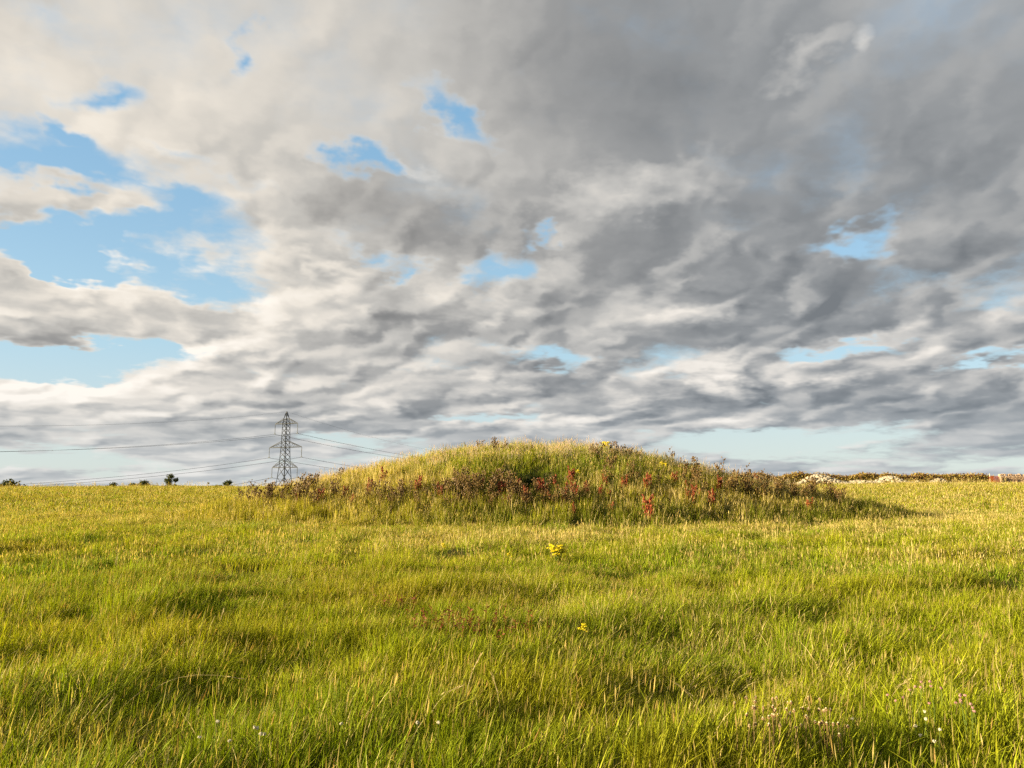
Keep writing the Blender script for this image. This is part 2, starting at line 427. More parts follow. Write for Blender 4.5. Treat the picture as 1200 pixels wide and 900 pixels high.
M_grass = grass_material()
def soil_material():
    m, tr = new_mat('turf')
    g = tr.nodes.new('ShaderNodeNewGeometry'); pos = S(g.outputs['Position'])
    n1 = noise(pos, 0.25, 5, .6); n2 = noise(pos, 14.0, 6, .7)
    c = mix(smooth(n1, .35, .65), (0.075, 0.095, 0.014), (0.115, 0.115, 0.022))
    c = mix(smooth(n2, .42, .62), c, (0.085, 0.062, 0.024))
    finish(tr, principled(tr, c, 0.95, 0.1, 0, noise(pos, 25.0, 6, .7))); return m
M_turf = soil_material()

# ------------------------------------------------------------------ ground sheet, out to the horizon
def build_ground():
    ang = np.concatenate([np.arange(-52, 52, 0.22), np.arange(52, 308, 2.0)])
    rad = np.concatenate([[0.4, 1.2, 2.0], np.geomspace(2.8, 60, 210), np.linspace(60, 130, 72)[1:], np.geomspace(130, 5000, 50)[1:]])
    A, RR = np.meshgrid(np.radians(ang), rad)
    X, Y = RR * np.sin(A), RR * np.cos(A); Z = H(X, Y)
    na, nr = len(ang), len(rad)
    V = np.stack([X.ravel(), Y.ravel(), Z.ravel()], 1); V = np.vstack([V, [[0, 0, float(H(0, 0))]]])
    i, j = np.meshgrid(np.arange(nr - 1), np.arange(na), indexing='ij'); j2 = (j + 1) % na
    F = np.stack([i * na + j, i * na + j2, (i + 1) * na + j2, (i + 1) * na + j], -1).reshape(-1, 4)[:, ::-1]
    faces = F.tolist() + [(len(V) - 1, (k + 1) % na, k) for k in range(na)]
    me = mesh_np('ground', V, faces, (M_turf,), True)
    tag(link('ground', me), kind='structure')
build_ground()

# ------------------------------------------------------------------ grass tussocks: many blades, scattered as instances
def clump(nb, radius, hmin, hmax, width, lean, wind, seed, seeds=0.0, segs=3, curl=0.5, mat=None):
    rg = np.random.default_rng(seed); mb_v, mb_f, al, pk, sh = [], [], [], [], []
    for b in range(nb):
        r = radius * math.sqrt(rg.random()); a = rg.random() * 6.283
        bx, by = r * math.cos(a), r * math.sin(a)
        L = rg.uniform(hmin, hmax) * (1 - 0.35 * (r / radius)); da = a + rg.normal(0, 1.0)
        le = abs(rg.normal(0, lean)) + 0.3 * lean; dx_, dy_ = math.cos(da) * le + wind, math.sin(da) * le
        cu = curl * rg.uniform(0.4, 1.6)
        f = rg.random() * 6.283; wx, wy = math.cos(f), math.sin(f)
        w0 = width * rg.uniform(0.6, 1.3); p, s_ = rg.random(), rg.random()
        head = rg.random() < seeds
        b0 = len(mb_v)
        for k in range(segs + 1):
            q = k / segs
            h = L * (q - 0.28 * cu * q * q * min(1.5, math.hypot(dx_, dy_) * 2)); o = L * (q * 0.35 + q * q * (0.4 + cu * 0.6))
            cx, cy = bx + dx_ * o, by + dy_ * o
            ww = w0 * (0.85 if k == 0 else 1.0 if k < segs else 0.12) * (0.45 if head else 1)
            mb_v += [(cx - wx * ww / 2, cy - wy * ww / 2, h - 0.03), (cx + wx * ww / 2, cy + wy * ww / 2, h - 0.03)]
            al += [q, q]; pk += [0.0 if head else p] * 2; sh += [s_] * 2
            if k: mb_f.append((b0 + 2 * k - 2, b0 + 2 * k - 1, b0 + 2 * k + 1, b0 + 2 * k))
        if head:                                     # a narrow seed head carried up the stalk's end
            hl = L * 0.22; hw = width * rg.uniform(1.0, 1.9); bb = len(mb_v)
            for (t_, g_) in ((0, .25), (.35, 1.0), (.7, .7), (1.0, .15)):
                for (ux, uy) in ((wx, wy), (-wy, wx)):
                    mb_v += [(cx + dx_ * hl * t_ * .6 - ux * hw * g_ / 2, cy + dy_ * hl * t_ * .6 - uy * hw * g_ / 2, h - .03 + hl * t_), (cx + dx_ * hl * t_ * .6 + ux * hw * g_ / 2, cy + dy_ * hl * t_ * .6 + uy * hw * g_ / 2, h - .03 + hl * t_)]
                    al += [1, 1]; pk += [-1.0] * 2; sh += [s_ * 0.9 + .1] * 2
            for k in range(3):
                for s2 in (0, 2):
                    q0 = bb + 4 * k + s2; mb_f.append((q0, q0 + 1, q0 + 5, q0 + 4))
    return mesh_np('tussock', np.array(mb_v), mb_f, (mat or M_grass,), False, {'along': ('FLOAT', al), 'pick': ('FLOAT', pk), 'shade': ('FLOAT', sh)})

def proto_collection(name, meshes):
    c = bpy.data.collections.new(name)
    for k, me in enumerate(meshes):
        c.objects.link(bpy.data.objects.new('%s_%02d' % (name, k), me))
    return c

def scatter(name, coll, P_, rot, scl, green, dry, idx, **tags):
    """one object: a cloud of points, each carrying a tussock"""
    me = mesh_np(name, P_, [], (M_grass,), False, {'rot': ('FLOAT_VECTOR', rot), 'scl': ('FLOAT_VECTOR', scl), 'green': ('FLOAT_VECTOR', green), 'dry': ('FLOAT', dry), 'idx': ('INT', idx)})
    o = link(name, me); tag(o, **tags)
    ng = bpy.data.node_groups.new(name + '_scatter', 'GeometryNodeTree')
    ng.interface.new_socket('Geometry', in_out='INPUT', socket_type='NodeSocketGeometry')
    ng.interface.new_socket('Geometry', in_out='OUTPUT', socket_type='NodeSocketGeometry')
    N, Lk = ng.nodes, ng.links
    gi, go = N.new('NodeGroupInput'), N.new('NodeGroupOutput')
    iop = N.new('GeometryNodeInstanceOnPoints'); ci = N.new('GeometryNodeCollectionInfo')
    ci.inputs['Collection'].default_value = coll; ci.inputs['Separate Children'].default_value = True; ci.inputs['Reset Children'].default_value = True
    def na(nm, tp):
        n = N.new('GeometryNodeInputNamedAttribute'); n.data_type = tp; n.inputs['Name'].default_value = nm
        return [q for q in n.outputs if q.enabled and q.name == 'Attribute'][0]
    e2r = N.new('FunctionNodeEulerToRotation')
    Lk.new(na('rot', 'FLOAT_VECTOR'), e2r.inputs[0]); Lk.new(e2r.outputs[0], iop.inputs['Rotation'])
    Lk.new(na('scl', 'FLOAT_VECTOR'), iop.inputs['Scale']); Lk.new(na('idx', 'INT'), iop.inputs['Instance Index'])
    iop.inputs['Pick Instance'].default_value = True
    Lk.new(gi.outputs[0], iop.inputs['Points']); Lk.new(ci.outputs[0], iop.inputs['Instance']); Lk.new(iop.outputs[0], go.inputs[0])
    md = o.modifiers.new('scatter', 'NODES'); md.node_group = ng
    return o

def ring_points(r0, r1, density, a0=-50, a1=50):
    n = int(R(a1 - a0) / 2 * (r1 * r1 - r0 * r0) * density)
    r = np.sqrt(RNG.uniform(r0 * r0, r1 * r1, n)); a = np.radians(RNG.uniform(a0, a1, n))
    return r * np.sin(a), r * np.cos(a)

G_DEEP = np.array([0.046, 0.112, 0.005]); G_MID = np.array([0.112, 0.215, 0.006]); G_LIME = np.array([0.265, 0.300, 0.008]); G_OLIVE = np.array([0.270, 0.215, 0.014])
def lerp(a, b, f): return a * (1 - f[:, None]) + b * f[:, None]
def field_colours(x, y):
    d = np.hypot(x, y); n = len(x)
    n1 = fbm(x * 0.16, y * 0.24, 4, 51) * 2 + .5 + RNG.normal(0, .22, n)
    n2 = fbm(x * 0.5, y * 0.8, 3, 61) * 1.8 + .5 + RNG.normal(0, .2, n)
    c = lerp(lerp(G_DEEP, G_MID, np.clip(n2 * 1.3, 0, 1)), G_LIME, np.clip(n1, 0, 1))
    ol = np.clip((fbm(x * 0.25, y * 0.4, 3, 71) * 2.6 - .05) + RNG.normal(0, .15, n) + sstep(d, 14, 70) * .55, 0, 1)
    c = lerp(c, G_OLIVE, ol * .8)
    n3 = fbm(x * 1.3, y * 2.0, 3, 64) * 2.4 + RNG.normal(0, .15, n)
    near_ = sstep(d, 60, 25)
    c = lerp(c, np.tile(G_DEEP * np.array([.75, .95, .8]), (n, 1)), np.clip(n3 * .8, 0, .55) * near_)
    rust = np.clip((fbm(x * .55, y * .9, 3, 74) - .16) * 5, 0, 1) * near_
    c = lerp(c, np.tile(np.array([.135, .075, .016]), (n, 1)), rust * RNG.uniform(0, .9, n))
    straw_ = np.exp(-(((x + .8) / 3.2) ** 2 + ((y - 20.5) / 2.6) ** 2))
    dry = np.clip(0.07 + .60 * straw_ + 0.60 * (fbm(x * 0.22, y * 0.35, 3, 81)) + 0.25 * sstep(d, 18, 60) + RNG.normal(0, .05, n), 0.03, .8)
    return c, dry
def orient(n, tilt=.12, wx=0.0):
    return np.stack([RNG.normal(0, tilt, n), RNG.normal(wx, tilt, n), RNG.uniform(-.9, .9, n)], 1)

# wind leans the blades to the right; rotation about z is limited so that the lean survives
C_near = proto_collection('near_tussock', [clump(88, 0.15, 0.13, 0.34, 0.0041, 0.34, 0.22, 100 + k, 0.03, 4) for k in range(7)])
C_mid = proto_collection('mid_tussock', [clump(56, 0.24, 0.14, 0.34, 0.0078, 0.34, 0.18, 200 + k, 0.05, 3) for k in range(6)])
C_far = proto_collection('far_tussock', [clump(46, 0.62, 0.16, 0.36, 0.026, 0.36, 0.12, 300 + k, 0.08, 2) for k in range(6)])

def lay(name, coll, nv, r0, r1, dens, hs, label, a0=-50, a1=50):
    x, y = ring_points(r0, r1, dens, a0, a1)
    keep = mound_mask(x, y) < 0.6
    x, y = x[keep], y[keep]; n = len(x)
    g, dry = field_colours(x, y)
    hollow = fbm(x * 0.42, y * 0.62, 3, 3)
    hn = 1.0 + 1.2 * hollow + RNG.normal(0, .14, n) + 0.75 * fbm(x * 1.1, y * 1.3, 2, 91)
    hn = np.clip(hn, .45, 1.7) * hs
    s_ = RNG.uniform(.85, 1.2, n)
    scl = np.stack([s_, s_, hn * s_], 1)
    P_ = np.stack([x, y, H(x, y)], 1)
    # round the barrow's foot the grass stands paler and drier
    foot = np.exp(-((np.sqrt(((x - 1) / 17.) ** 2 + ((y - MCY) / 10.5) ** 2) - 1.14) / .16) ** 2) * (y < MCY)
    dry = np.clip(dry + foot * .28 * (fbm(x * .3, y * .4, 2, 33) * 2 + .8), 0, .85)
    return scatter(name, coll, P_, orient(n), scl, g, dry, RNG.integers(0, nv, n), kind='stuff', label=label, cat='grass')
lay('grass', C_near, 7, 2.6, 13.5, 62, 1.0, 'long wind combed green grass nearest the viewer')
lay('grass', C_mid, 6, 13.0, 44, 19, 1.0, 'green and straw coloured grass of the middle field in front of the mound')
lay('grass', C_far, 6, 43, 112, 3.6, 0.95, 'far yellow green grass of the field reaching the skyline')

# ------------------------------------------------------------------ the barrow's own tall grass
C_mound = proto_collection('mound_tussock', [clump(50, 0.22, 0.36, 0.74, 0.0095, 0.14, 0.07, 400 + k, 0.05, 3, .3) for k in range(6)])
C_stalk = proto_collection('seeding_stalks', [clump(12, 0.26, 0.45, 0.80, 0.014, 0.16, 0.07, 500 + k, 0.95, 3, .3) for k in range(5)])
def skirt(x, y):
    """how far a point lies inside the weedy skirt round the barrow's foot, 0..1"""
    q = np.sqrt(((x - 1.5) / 17.0) ** 2 + ((y - MCY) / 10.2) ** 2)
    return np.exp(-((q - 0.80) / .15) ** 2)
def mound_pts(dens):
    n = int(38 * 24 * dens)
    x = RNG.uniform(-17.5, 20.5, n); y = RNG.uniform(MCY - 12, MCY + 12, n)
    k = mound_mask(x, y) > RNG.uniform(.15, .6, n); return x[k], y[k]
def lay_mound():
    x, y = mound_pts(15); n = len(x)
    n1 = fbm(x * .25, y * .4, 3, 111) * 2 + .5 + RNG.normal(0, .2, n); n2 = fbm(x * .6, y * .8, 3, 117) * 2 + .5 + RNG.normal(0, .2, n)
    c = lerp(lerp(G_DEEP, G_MID, np.clip(n2, 0, 1)), G_LIME, np.clip(n1, 0, 1))
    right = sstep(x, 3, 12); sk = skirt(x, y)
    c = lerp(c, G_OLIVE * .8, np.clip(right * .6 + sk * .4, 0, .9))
    dry = np.clip(.20 + .5 * fbm(x * .35, y * .5, 3, 121) + .12 * sk + .12 * right + RNG.normal(0, .07, n), .04, .7)
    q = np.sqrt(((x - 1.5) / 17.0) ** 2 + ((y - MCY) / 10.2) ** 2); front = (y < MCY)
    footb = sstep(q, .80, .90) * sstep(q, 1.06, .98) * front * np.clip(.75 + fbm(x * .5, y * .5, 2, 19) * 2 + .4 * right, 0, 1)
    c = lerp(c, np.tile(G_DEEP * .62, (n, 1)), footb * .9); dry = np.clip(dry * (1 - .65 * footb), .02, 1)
    band = np.exp(-((q - .62) / .13) ** 2) * front
    dry = np.clip(dry + .22 * band, 0, .75); c = lerp(c, np.tile(np.array([.16, .085, .02]), (n, 1)), np.clip(band * (fbm(x * .8, y * .8, 2, 77) * 3), 0, .7))
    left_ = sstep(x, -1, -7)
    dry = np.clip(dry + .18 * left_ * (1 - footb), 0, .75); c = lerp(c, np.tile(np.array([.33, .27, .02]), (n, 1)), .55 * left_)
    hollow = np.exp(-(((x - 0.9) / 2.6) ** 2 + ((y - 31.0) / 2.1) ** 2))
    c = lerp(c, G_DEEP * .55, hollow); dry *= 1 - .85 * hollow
    hz = (1 + .5 * fbm(x * .5, y * .5, 3, 131) + RNG.normal(0, .13, n)) * (1 - .35 * hollow)
    hz = np.clip(hz * (0.65 + .35 * sstep(mound_mask(x, y), .3, .9)), .4, 1.6)
    s_ = RNG.uniform(.9, 1.25, n)
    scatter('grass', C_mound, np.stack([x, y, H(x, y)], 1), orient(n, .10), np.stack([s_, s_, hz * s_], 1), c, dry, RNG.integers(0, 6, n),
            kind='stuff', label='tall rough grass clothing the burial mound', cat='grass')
    x, y = mound_pts(2.2)
    top = sstep(mound_h(x, y), .9, 2.6) * (y > 30)
    keep = RNG.random(len(x)) < .45 + .55 * top; x, y = x[keep], y[keep]; n = len(x); s_ = RNG.uniform(.75, 1.1, n)
    scatter('seeding_grass', C_stalk, np.stack([x, y, H(x, y)], 1), orient(n, .07), np.stack([s_, s_, s_ * RNG.uniform(.75, 1.12, n)], 1),
            lerp(np.tile(G_OLIVE, (n, 1)), G_LIME, RNG.random(n)), np.full(n, .7), RNG.integers(0, 5, n),
            kind='stuff', label='pale pinkish seeding grass stalks standing over the mound', cat='grass')
    x, y = mound_pts(9)
    hh_ = mound_h(x, y) / np.maximum(mound_profile(x), .3)
    k = (hh_ > .80) & (y < MCY + 3) & (mound_profile(x) > .8) & (RNG.random(len(x)) < .75); x, y = x[k], y[k]; n = len(x); s_ = RNG.uniform(.8, 1.1, n)
    scatter('seeding_grass', C_fringe, np.stack([x, y, H(x, y)], 1), orient(n, .06), np.stack([s_, s_, s_ * RNG.uniform(.8, 1.15, n)], 1),
            np.tile(np.array([.42, .29, .15]), (n, 1)), np.full(n, .35), RNG.integers(0, 4, n),
            kind='stuff', label='pinkish feathery seed heads fringing the crest of the mound', cat='grass')
    # thin straw stalks through the open field
    for r0, r1, dens, sz in ((3, 14, 2.2, .62), (14, 45, 1.6, .72), (45, 108, .35, 1.0)):
        x, y = ring_points(r0, r1, dens)
        k = (fbm(x * .2, y * .3, 3, 141) + RNG.normal(0, .2, len(x)) > .0) & (mound_mask(x, y) < .5); x, y = x[k], y[k]; n = len(x)
        s_ = RNG.uniform(.8, 1.15, n) * sz
        scatter('seeding_grass', C_thin if r0 < 14 else C_stalk, np.stack([x, y, H(x, y)], 1), orient(n, .10), np.stack([s_, s_, s_ * RNG.uniform(.75, 1.1, n)], 1),
                lerp(np.tile(G_OLIVE, (n, 1)), G_LIME, RNG.random(n)), np.full(n, .8), RNG.integers(0, 5, n),
                kind='stuff', label='thin straw coloured seed stalks in the field grass', cat='grass')
C_thin = proto_collection('thin_stalks', [clump(9, 0.22, 0.50, 0.85, 0.0055, 0.20, 0.14, 550 + k, 0.9, 4, .5) for k in range(5)])
M_fringe = leaf_material('pinkish_panicle', (0.55, 0.41, 0.31), (0.74, 0.60, 0.50), .4, 8)
C_fringe = proto_collection('feathery_stalks', [clump(11, 0.26, 0.52, 0.88, 0.0075, 0.16, 0.10, 580 + k, 1.0, 3, .3, M_fringe) for k in range(4)])
lay_mound()

# ------------------------------------------------------------------ weeds, each a plant of its own
M_stem_brown = leaf_material('dry_stem', (0.12, 0.070, 0.022), (0.19, 0.12, 0.035), .05)
M_thistle_leaf = leaf_material('withered_leaf', (0.060, 0.080, 0.010), (0.19, 0.155, 0.025), .25, 9)
M_thistle_head = leaf_material('thistle_seed_head', (0.075, 0.042, 0.010), (0.19, 0.115, 0.032), .15, 30)
M_thistle_down = leaf_material('thistle_flower', (0.34, 0.20, 0.17), (0.48, 0.36, 0.27), .2, 30)
M_dock = leaf_material('dock_seed', (0.14, 0.026, 0.008), (0.27, 0.062, 0.018), .1, 20)
M_dock_stem = leaf_material('dock_stem', (0.16, 0.030, 0.01), (0.22, 0.07, 0.02), .05)
M_green_leaf = leaf_material('fresh_leaf', (0.07, 0.12, 0.010), (0.14, 0.19, 0.016), .35, 9)
M_rag = leaf_material('ragwort_flower', (0.78, 0.60, 0.010), (0.88, 0.74, 0.02), .2, 40)
M_nettle = leaf_material('nettle_leaf', (0.018, 0.036, 0.008), (0.045, 0.075, 0.014), .3, 9)

def make_thistle(seed):
    rd = random.Random(seed); random.seed(seed)
    st, lf, hd, dn = MB(), MB(), MB(), MB()
    for s_ in range(rd.randint(3, 5)):
        bx, by = rd.uniform(-.10, .10), rd.uniform(-.10, .10); h = rd.uniform(.55, .95)
        lx, ly = rd.uniform(-.12, .16), rd.uniform(-.12, .12)
        P0 = [Vector((bx + lx * q * q, by + ly * q * q, -.04 + h * q)) for q in (0, .4, .75, 1)]
        st.tube(P0, [.009, .008, .006, .004], 4)
        for k in range(15):
            q = .08 + .8 * k / 15; a = rd.uniform(0, 6.28)
            p = Vector((bx + lx * q * q, by + ly * q * q, h * q))
            lf.leaf(p, (math.cos(a), math.sin(a), rd.uniform(-.2, .6)), rd.uniform(.10, .19) * (1.15 - q * .5), .045, Vector((0, 0, 1)))
        for k in range(rd.randint(5, 8)):
            q = rd.uniform(.62, .95); a = rd.uniform(0, 6.28); p = Vector((bx + lx * q * q, by + ly * q * q, h * q))
            e = p + Vector((math.cos(a) * .09, math.sin(a) * .09, rd.uniform(.07, .16)))
            st.tube([p, (p + e) / 2 + Vector((0, 0, -.01)), e], [.004, .003, .003], 3)
            hd.lump(e, rd.uniform(.018, .027), .35, (1, 1, 1.3), rd)
            if rd.random() < .14: dn.lump(e + Vector((0, 0, .026)), .017, .4, (1, 1, .8), rd)
        hd.lump(P0[-1], .028, .35, (1, 1, 1.3), rd)
    r = empty('thistle', (0, 0, 0))
    st.build('stem', M_stem_brown, r); tag(lf.build('leaves', M_thistle_leaf, r), kind='stuff')
    tag(hd.build('seed_heads', M_thistle_head, r), kind='stuff')
    if dn.v: tag(dn.build('flower_down', M_thistle_down, r), kind='stuff')
    return r
def make_dock(seed):
    rd = random.Random(seed); random.seed(seed)
    r = empty('dock_plant', (0, 0, 0)); lf = MB()
    for s_ in range(rd.randint(2, 4)):
        st, sd_ = MB(), MB(); h = rd.uniform(.65, .95); lx, ly = rd.uniform(-.2, .2), rd.uniform(-.15, .15); bx, by = rd.uniform(-.06, .06), rd.uniform(-.06, .06)
        f = lambda q: Vector((bx + lx * q, by + ly * q, h * q))
        st.tube([f(-.05), f(.5), f(1)], [.011, .008, .004], 4)
        for k in range(44):
            q = rd.uniform(.30, 1.0); a = rd.uniform(0, 6.28); o = rd.uniform(.01, .11) * (1.25 - q)
            sd_.lump(f(q) + Vector((math.cos(a) * o * 1.5, math.sin(a) * o * 1.5, o)), rd.uniform(.013, .026), .4, (1, 1, 1.4), rd)
        st.build('stem', M_dock_stem, r); tag(sd_.build('seed_spike', M_dock, r), kind='stuff')
    for k in range(5):
        a = rd.uniform(0, 6.28); lf.leaf((0, 0, .02 + .08 * k), (math.cos(a), math.sin(a), .7), .26, .07, Vector((0, 0, 1)))
    tag(lf.build('leaves', M_thistle_leaf, r), kind='stuff')
    return r
def make_ragwort(seed, size=1.0, stems=4, wide=1.0):
    rd = random.Random(seed); random.seed(seed); r = empty('ragwort', (0, 0, 0)); lf = MB()
    for s_ in range(stems):
        st = MB(); lx, ly = rd.uniform(-.22, .22) * size * wide, rd.uniform(-.16, .16) * size; h = (rd.uniform(.44, .72) - 1.2 * math.hypot(lx, ly) ** 2) * size
        f = lambda q: Vector((lx * q, ly * q, h * q)); st.tube([f(-.06), f(.5), f(1)], [.009, .008, .006], 4)
        fl = MB()
        for k in range(16):
            a = rd.uniform(0, 6.28); o = rd.uniform(.01, .12) * size; e = f(1) + Vector((math.cos(a) * o, math.sin(a) * o, rd.uniform(-.02, .05) - o * .5 - (.09 if k % 3 == 0 else 0)))
            st.tube([f(.78), e], [.004, .003], 3)
            for m in range(8):
                c = e + Vector((rd.uniform(-.035, .035), rd.uniform(-.035, .035), rd.uniform(-.012, .016)))
                fl.lump(c, rd.uniform(.010, .019), .3, (1, 1, .8), rd)
        for k in range(12):
            q = .1 + .07 * k; a = rd.uniform(0, 6.28); lf.leaf(f(q), (math.cos(a), math.sin(a), .5), .12 * size, .04, Vector((0, 0, 1)))
        st.build('stem', M_green_leaf, r); tag(fl.build('flower_head', M_rag, r), kind='stuff')
    tag(lf.build('leaves', M_green_leaf, r), kind='stuff')
    return r
def make_nettle(seed):
    rd = random.Random(seed); random.seed(seed); r = empty('nettle', (0, 0, 0)); st, lf = MB(), MB()
    for s_ in range(7):
        bx, by = rd.uniform(-.2, .2), rd.uniform(-.2, .2); h = rd.uniform(.45, .8)
        st.tube([(bx, by, -.04), (bx * 1.2, by * 1.2, h)], [.006, .003], 3)
        for k in range(14):
            q = .15 + .85 * k / 14; a = k * 1.57 + rd.uniform(-.3, .3)
            lf.leaf((bx * (1 + .2 * q), by * (1 + .2 * q), h * q), (math.cos(a), math.sin(a), .1), .11 * (1.2 - q * .6), .055, Vector((0, 0, 1)))
    st.build('stem', M_nettle, r); tag(lf.build('leaves', M_nettle, r), kind='stuff'); return r

def once(protos):
    used = set()
    def place(i, loc, rz, s_, label, cat, group=None):
        src = protos[i % len(protos)]
        if i % len(protos) in used: o = copy_tree(src)
        else: o = src; used.add(i % len(protos))
        o.location = loc; o.rotation_euler = (0, 0, rz); o.scale = (s_,) * 3
        if 'group' in o.keys() and not group: del o['group']
        tag(o, label, cat, group); return o
    return place
rd = random.Random(5)
put_thistle = once([make_thistle(900 + k) for k in range(6)])
marks = [(763, 'the brightest red dock'), (949, 'the far right red dock'), (718, 'the maroon dock'), (349, 'the leftmost red dock'), (370, 'the tall left thicket dock'),
         (408, 'the slim red dock'), (472, 'the lone flank dock'), (570, 'the orange red dock'), (616, 'the dark hollow'), (652, 'the big yellow ragwort'), (695, 'the close pair of red docks'),
         (776, 'the shoulder ragwort'), (710, 'the crest ragwort'), (340, 'the pylon'), (975, 'the largest stone heap'), (868, 'the end of the hedge'), (510, 'the lone flank dock and the middle')]
def describe(base, px, py, s_):
    d, nm = min((abs(px - m), nm) for m, nm in marks); mx = [m for m, q in marks if q == nm][0]
    side = 'left of' if px < mx - 3 else 'right of' if px > mx + 3 else 'in line with'
    return '%s %s %s %s' % ('tall' if s_ > 1.1 else 'middling' if s_ > .95 else 'low', base, side, nm)
def thistles(n, x0, x1, y0, y1, label, group, size=(.75, 1.1)):
    for k in range(n):
        px, py = rd.uniform(x0, x1), rd.uniform(y0[0] + (y0[1] - y0[0]) * 0, y0[1])
        if y1 is not None:
            q = (px - x0) / (x1 - x0); a = y0[0] + (y1[0] - y0[0]) * q; b = y0[1] + (y1[1] - y0[1]) * q; py = rd.uniform(a, b)
        x, y, z = ground_at(px, py)
        s_ = rd.uniform(*size) * 1.14; put_thistle(rd.randrange(6), (x, y, z), rd.uniform(0, 6.28), s_, describe(label, px, py, s_), 'thistle', group)
thistles(38, 278, 400, (580, 600), (572, 604), 'withered thistle in left thicket', 'thistles at the left foot of the mound')
thistles(46, 430, 700, (586, 602), (588, 606), 'seeding thistle along mound foot', 'thistles along the front foot of the mound', (.7, 1.0))
thistles(26, 520, 610, (578, 594), (578, 594), 'dark thistle in dense patch', 'thistles in the dark patch on the mound front', (.85, 1.1))
thistles(46, 800, 990, (560, 590), (588, 602), 'brown thistle on right slope', 'thistles on the right slope of the mound', (.8, 1.15))
thistles(9, 690, 800, (548, 575), (556, 585), 'thin thistle on right shoulder', 'thistles on the right shoulder of the mound', (.6, .9))
thistles(16, 560, 830, (533, 536), (549, 553), 'dark thistle on mound crest', 'thistles on the crest of the mound', (.6, 1.0))

put_dock = once([make_dock(700 + k) for k in range(5)])
docks = [(763, 618, 1.25, 'bright crimson dock plant, the reddest one, at the right front foot of the mound'),
         (949, 606, .85, 'single crimson dock at the far right foot of the mound'),
         (718, 610, .8, 'dark maroon dock just left of the brightest red dock'),
         (349, 598, .85, 'rust red dock in the left thicket, nearest the left end'),
         (370, 597, .95, 'taller rust red dock right of the first one in the left thicket'),
         (403, 590, .75, 'slim red dock stem between the left thicket and the middle of the mound front'),
         (412, 598, .6, 'short red dock low on the left front of the mound'),
         (472, 577, .6, 'small pinkish red dock standing alone higher on the left flank of the mound'),
         (565, 580, .7, 'orange red dock above the dark thistle patch'),
         (576, 584, .8, 'broad red dock beside the dark thistle patch'),
         (593, 598, .6, 'low red dock right below the dark thistle patch'),
         (616, 596, .95, 'tall thin crimson dock below the dark hollow of the mound'),
         (645, 597, .75, 'red dock at the lower right of the dark hollow'),
         (630, 586, .6, 'small red dock on the lip of the dark hollow'),
         (652, 584, .65, 'orange red dock right of the dark hollow'),
         (673, 588, .8, 'red dock left of the close pair on the mound front'),
         (687, 586, .85, 'left dock of the close red pair on the mound front'),
         (703, 590, .8, 'right dock of the close red pair on the mound front'),
         (673, 610, .7, 'dull red dock low on the mound front below the close pair'),
         (736, 556, .6, 'dark red dock high on the right shoulder of the mound')]
for k, (px, py, s_, lab) in enumerate(docks):
    put_dock(k * 3 + 1, ground_at(px, py), rd.uniform(0, 6), s_, lab, 'dock plant')

for k in range(34):
    px = rd.choice([rd.uniform(330, 480), rd.uniform(480, 720), rd.uniform(540, 720), rd.uniform(720, 930)]); py = rd.uniform(572, 600) if px > 420 else rd.uniform(580, 600)
    s_ = rd.uniform(.65, 1.05); put_dock(rd.randrange(5), ground_at(px, py), rd.uniform(0, 6), s_, describe('rusty dock %s on slope' % ('lower' if py > 588 else 'upper'), px, py, s_ + .2), 'dock plant', 'thin rusty docks scattered on the mound')

rags = [(653, 664, .60, 8, 'large yellow ragwort clump in full flower on the grass in front of the mound'),
        (601, 664, .42, 2, 'small yellow ragwort flower just left of the large clump'),
        (519, 652, .45, 1, 'tiny ragwort head farthest left in the straw coloured grass'),
        (710, 525, 1.3, 5, 'ragwort standing against the sky on the crest of the mound'),
        (776, 556, .75, 5, 'ragwort with yellow flowers on the right shoulder of the mound'),
        (677, 561, .7, 2, 'ragwort with one yellow head on the upper face of the mound'),
        (699, 528, .45, 2, 'short ragwort beside the taller one on the mound crest'),
        (686, 757, .42, 1, 'lone low yellow flower in the green foreground grass')]
for k, (px, py, s_, ns, lab) in enumerate(rags):
    o = make_ragwort(800 + k, 1.0, ns, .35 if py < 530 else 1.0); o.location = ground_at(px, py); o.scale = (s_,) * 3; tag(o, lab, 'ragwort')

put_net = once([make_nettle(600 + k) for k in range(3)])
for k in range(16):
    x, y, z = ground_at(rd.uniform(604, 650), rd.uniform(566, 580))
    put_net(k, (x, y, z), rd.uniform(0, 6), rd.uniform(.6, .9), 'dark green nettle in the shaded hollow of the mound face', 'nettle', 'nettles in the hollow of the mound')

for k in range(44):
    px = rd.uniform(420, 930); py = rd.uniform(601, 612)
    x, y, z = ground_at(px, py); s_ = rd.uniform(.55, .85)
    put_net(rd.randrange(3), (x, y, z), rd.uniform(0, 6), s_, describe('dark nettle at mound foot', px, py, s_ + .2), 'nettle', 'dark nettles along the foot of the mound')

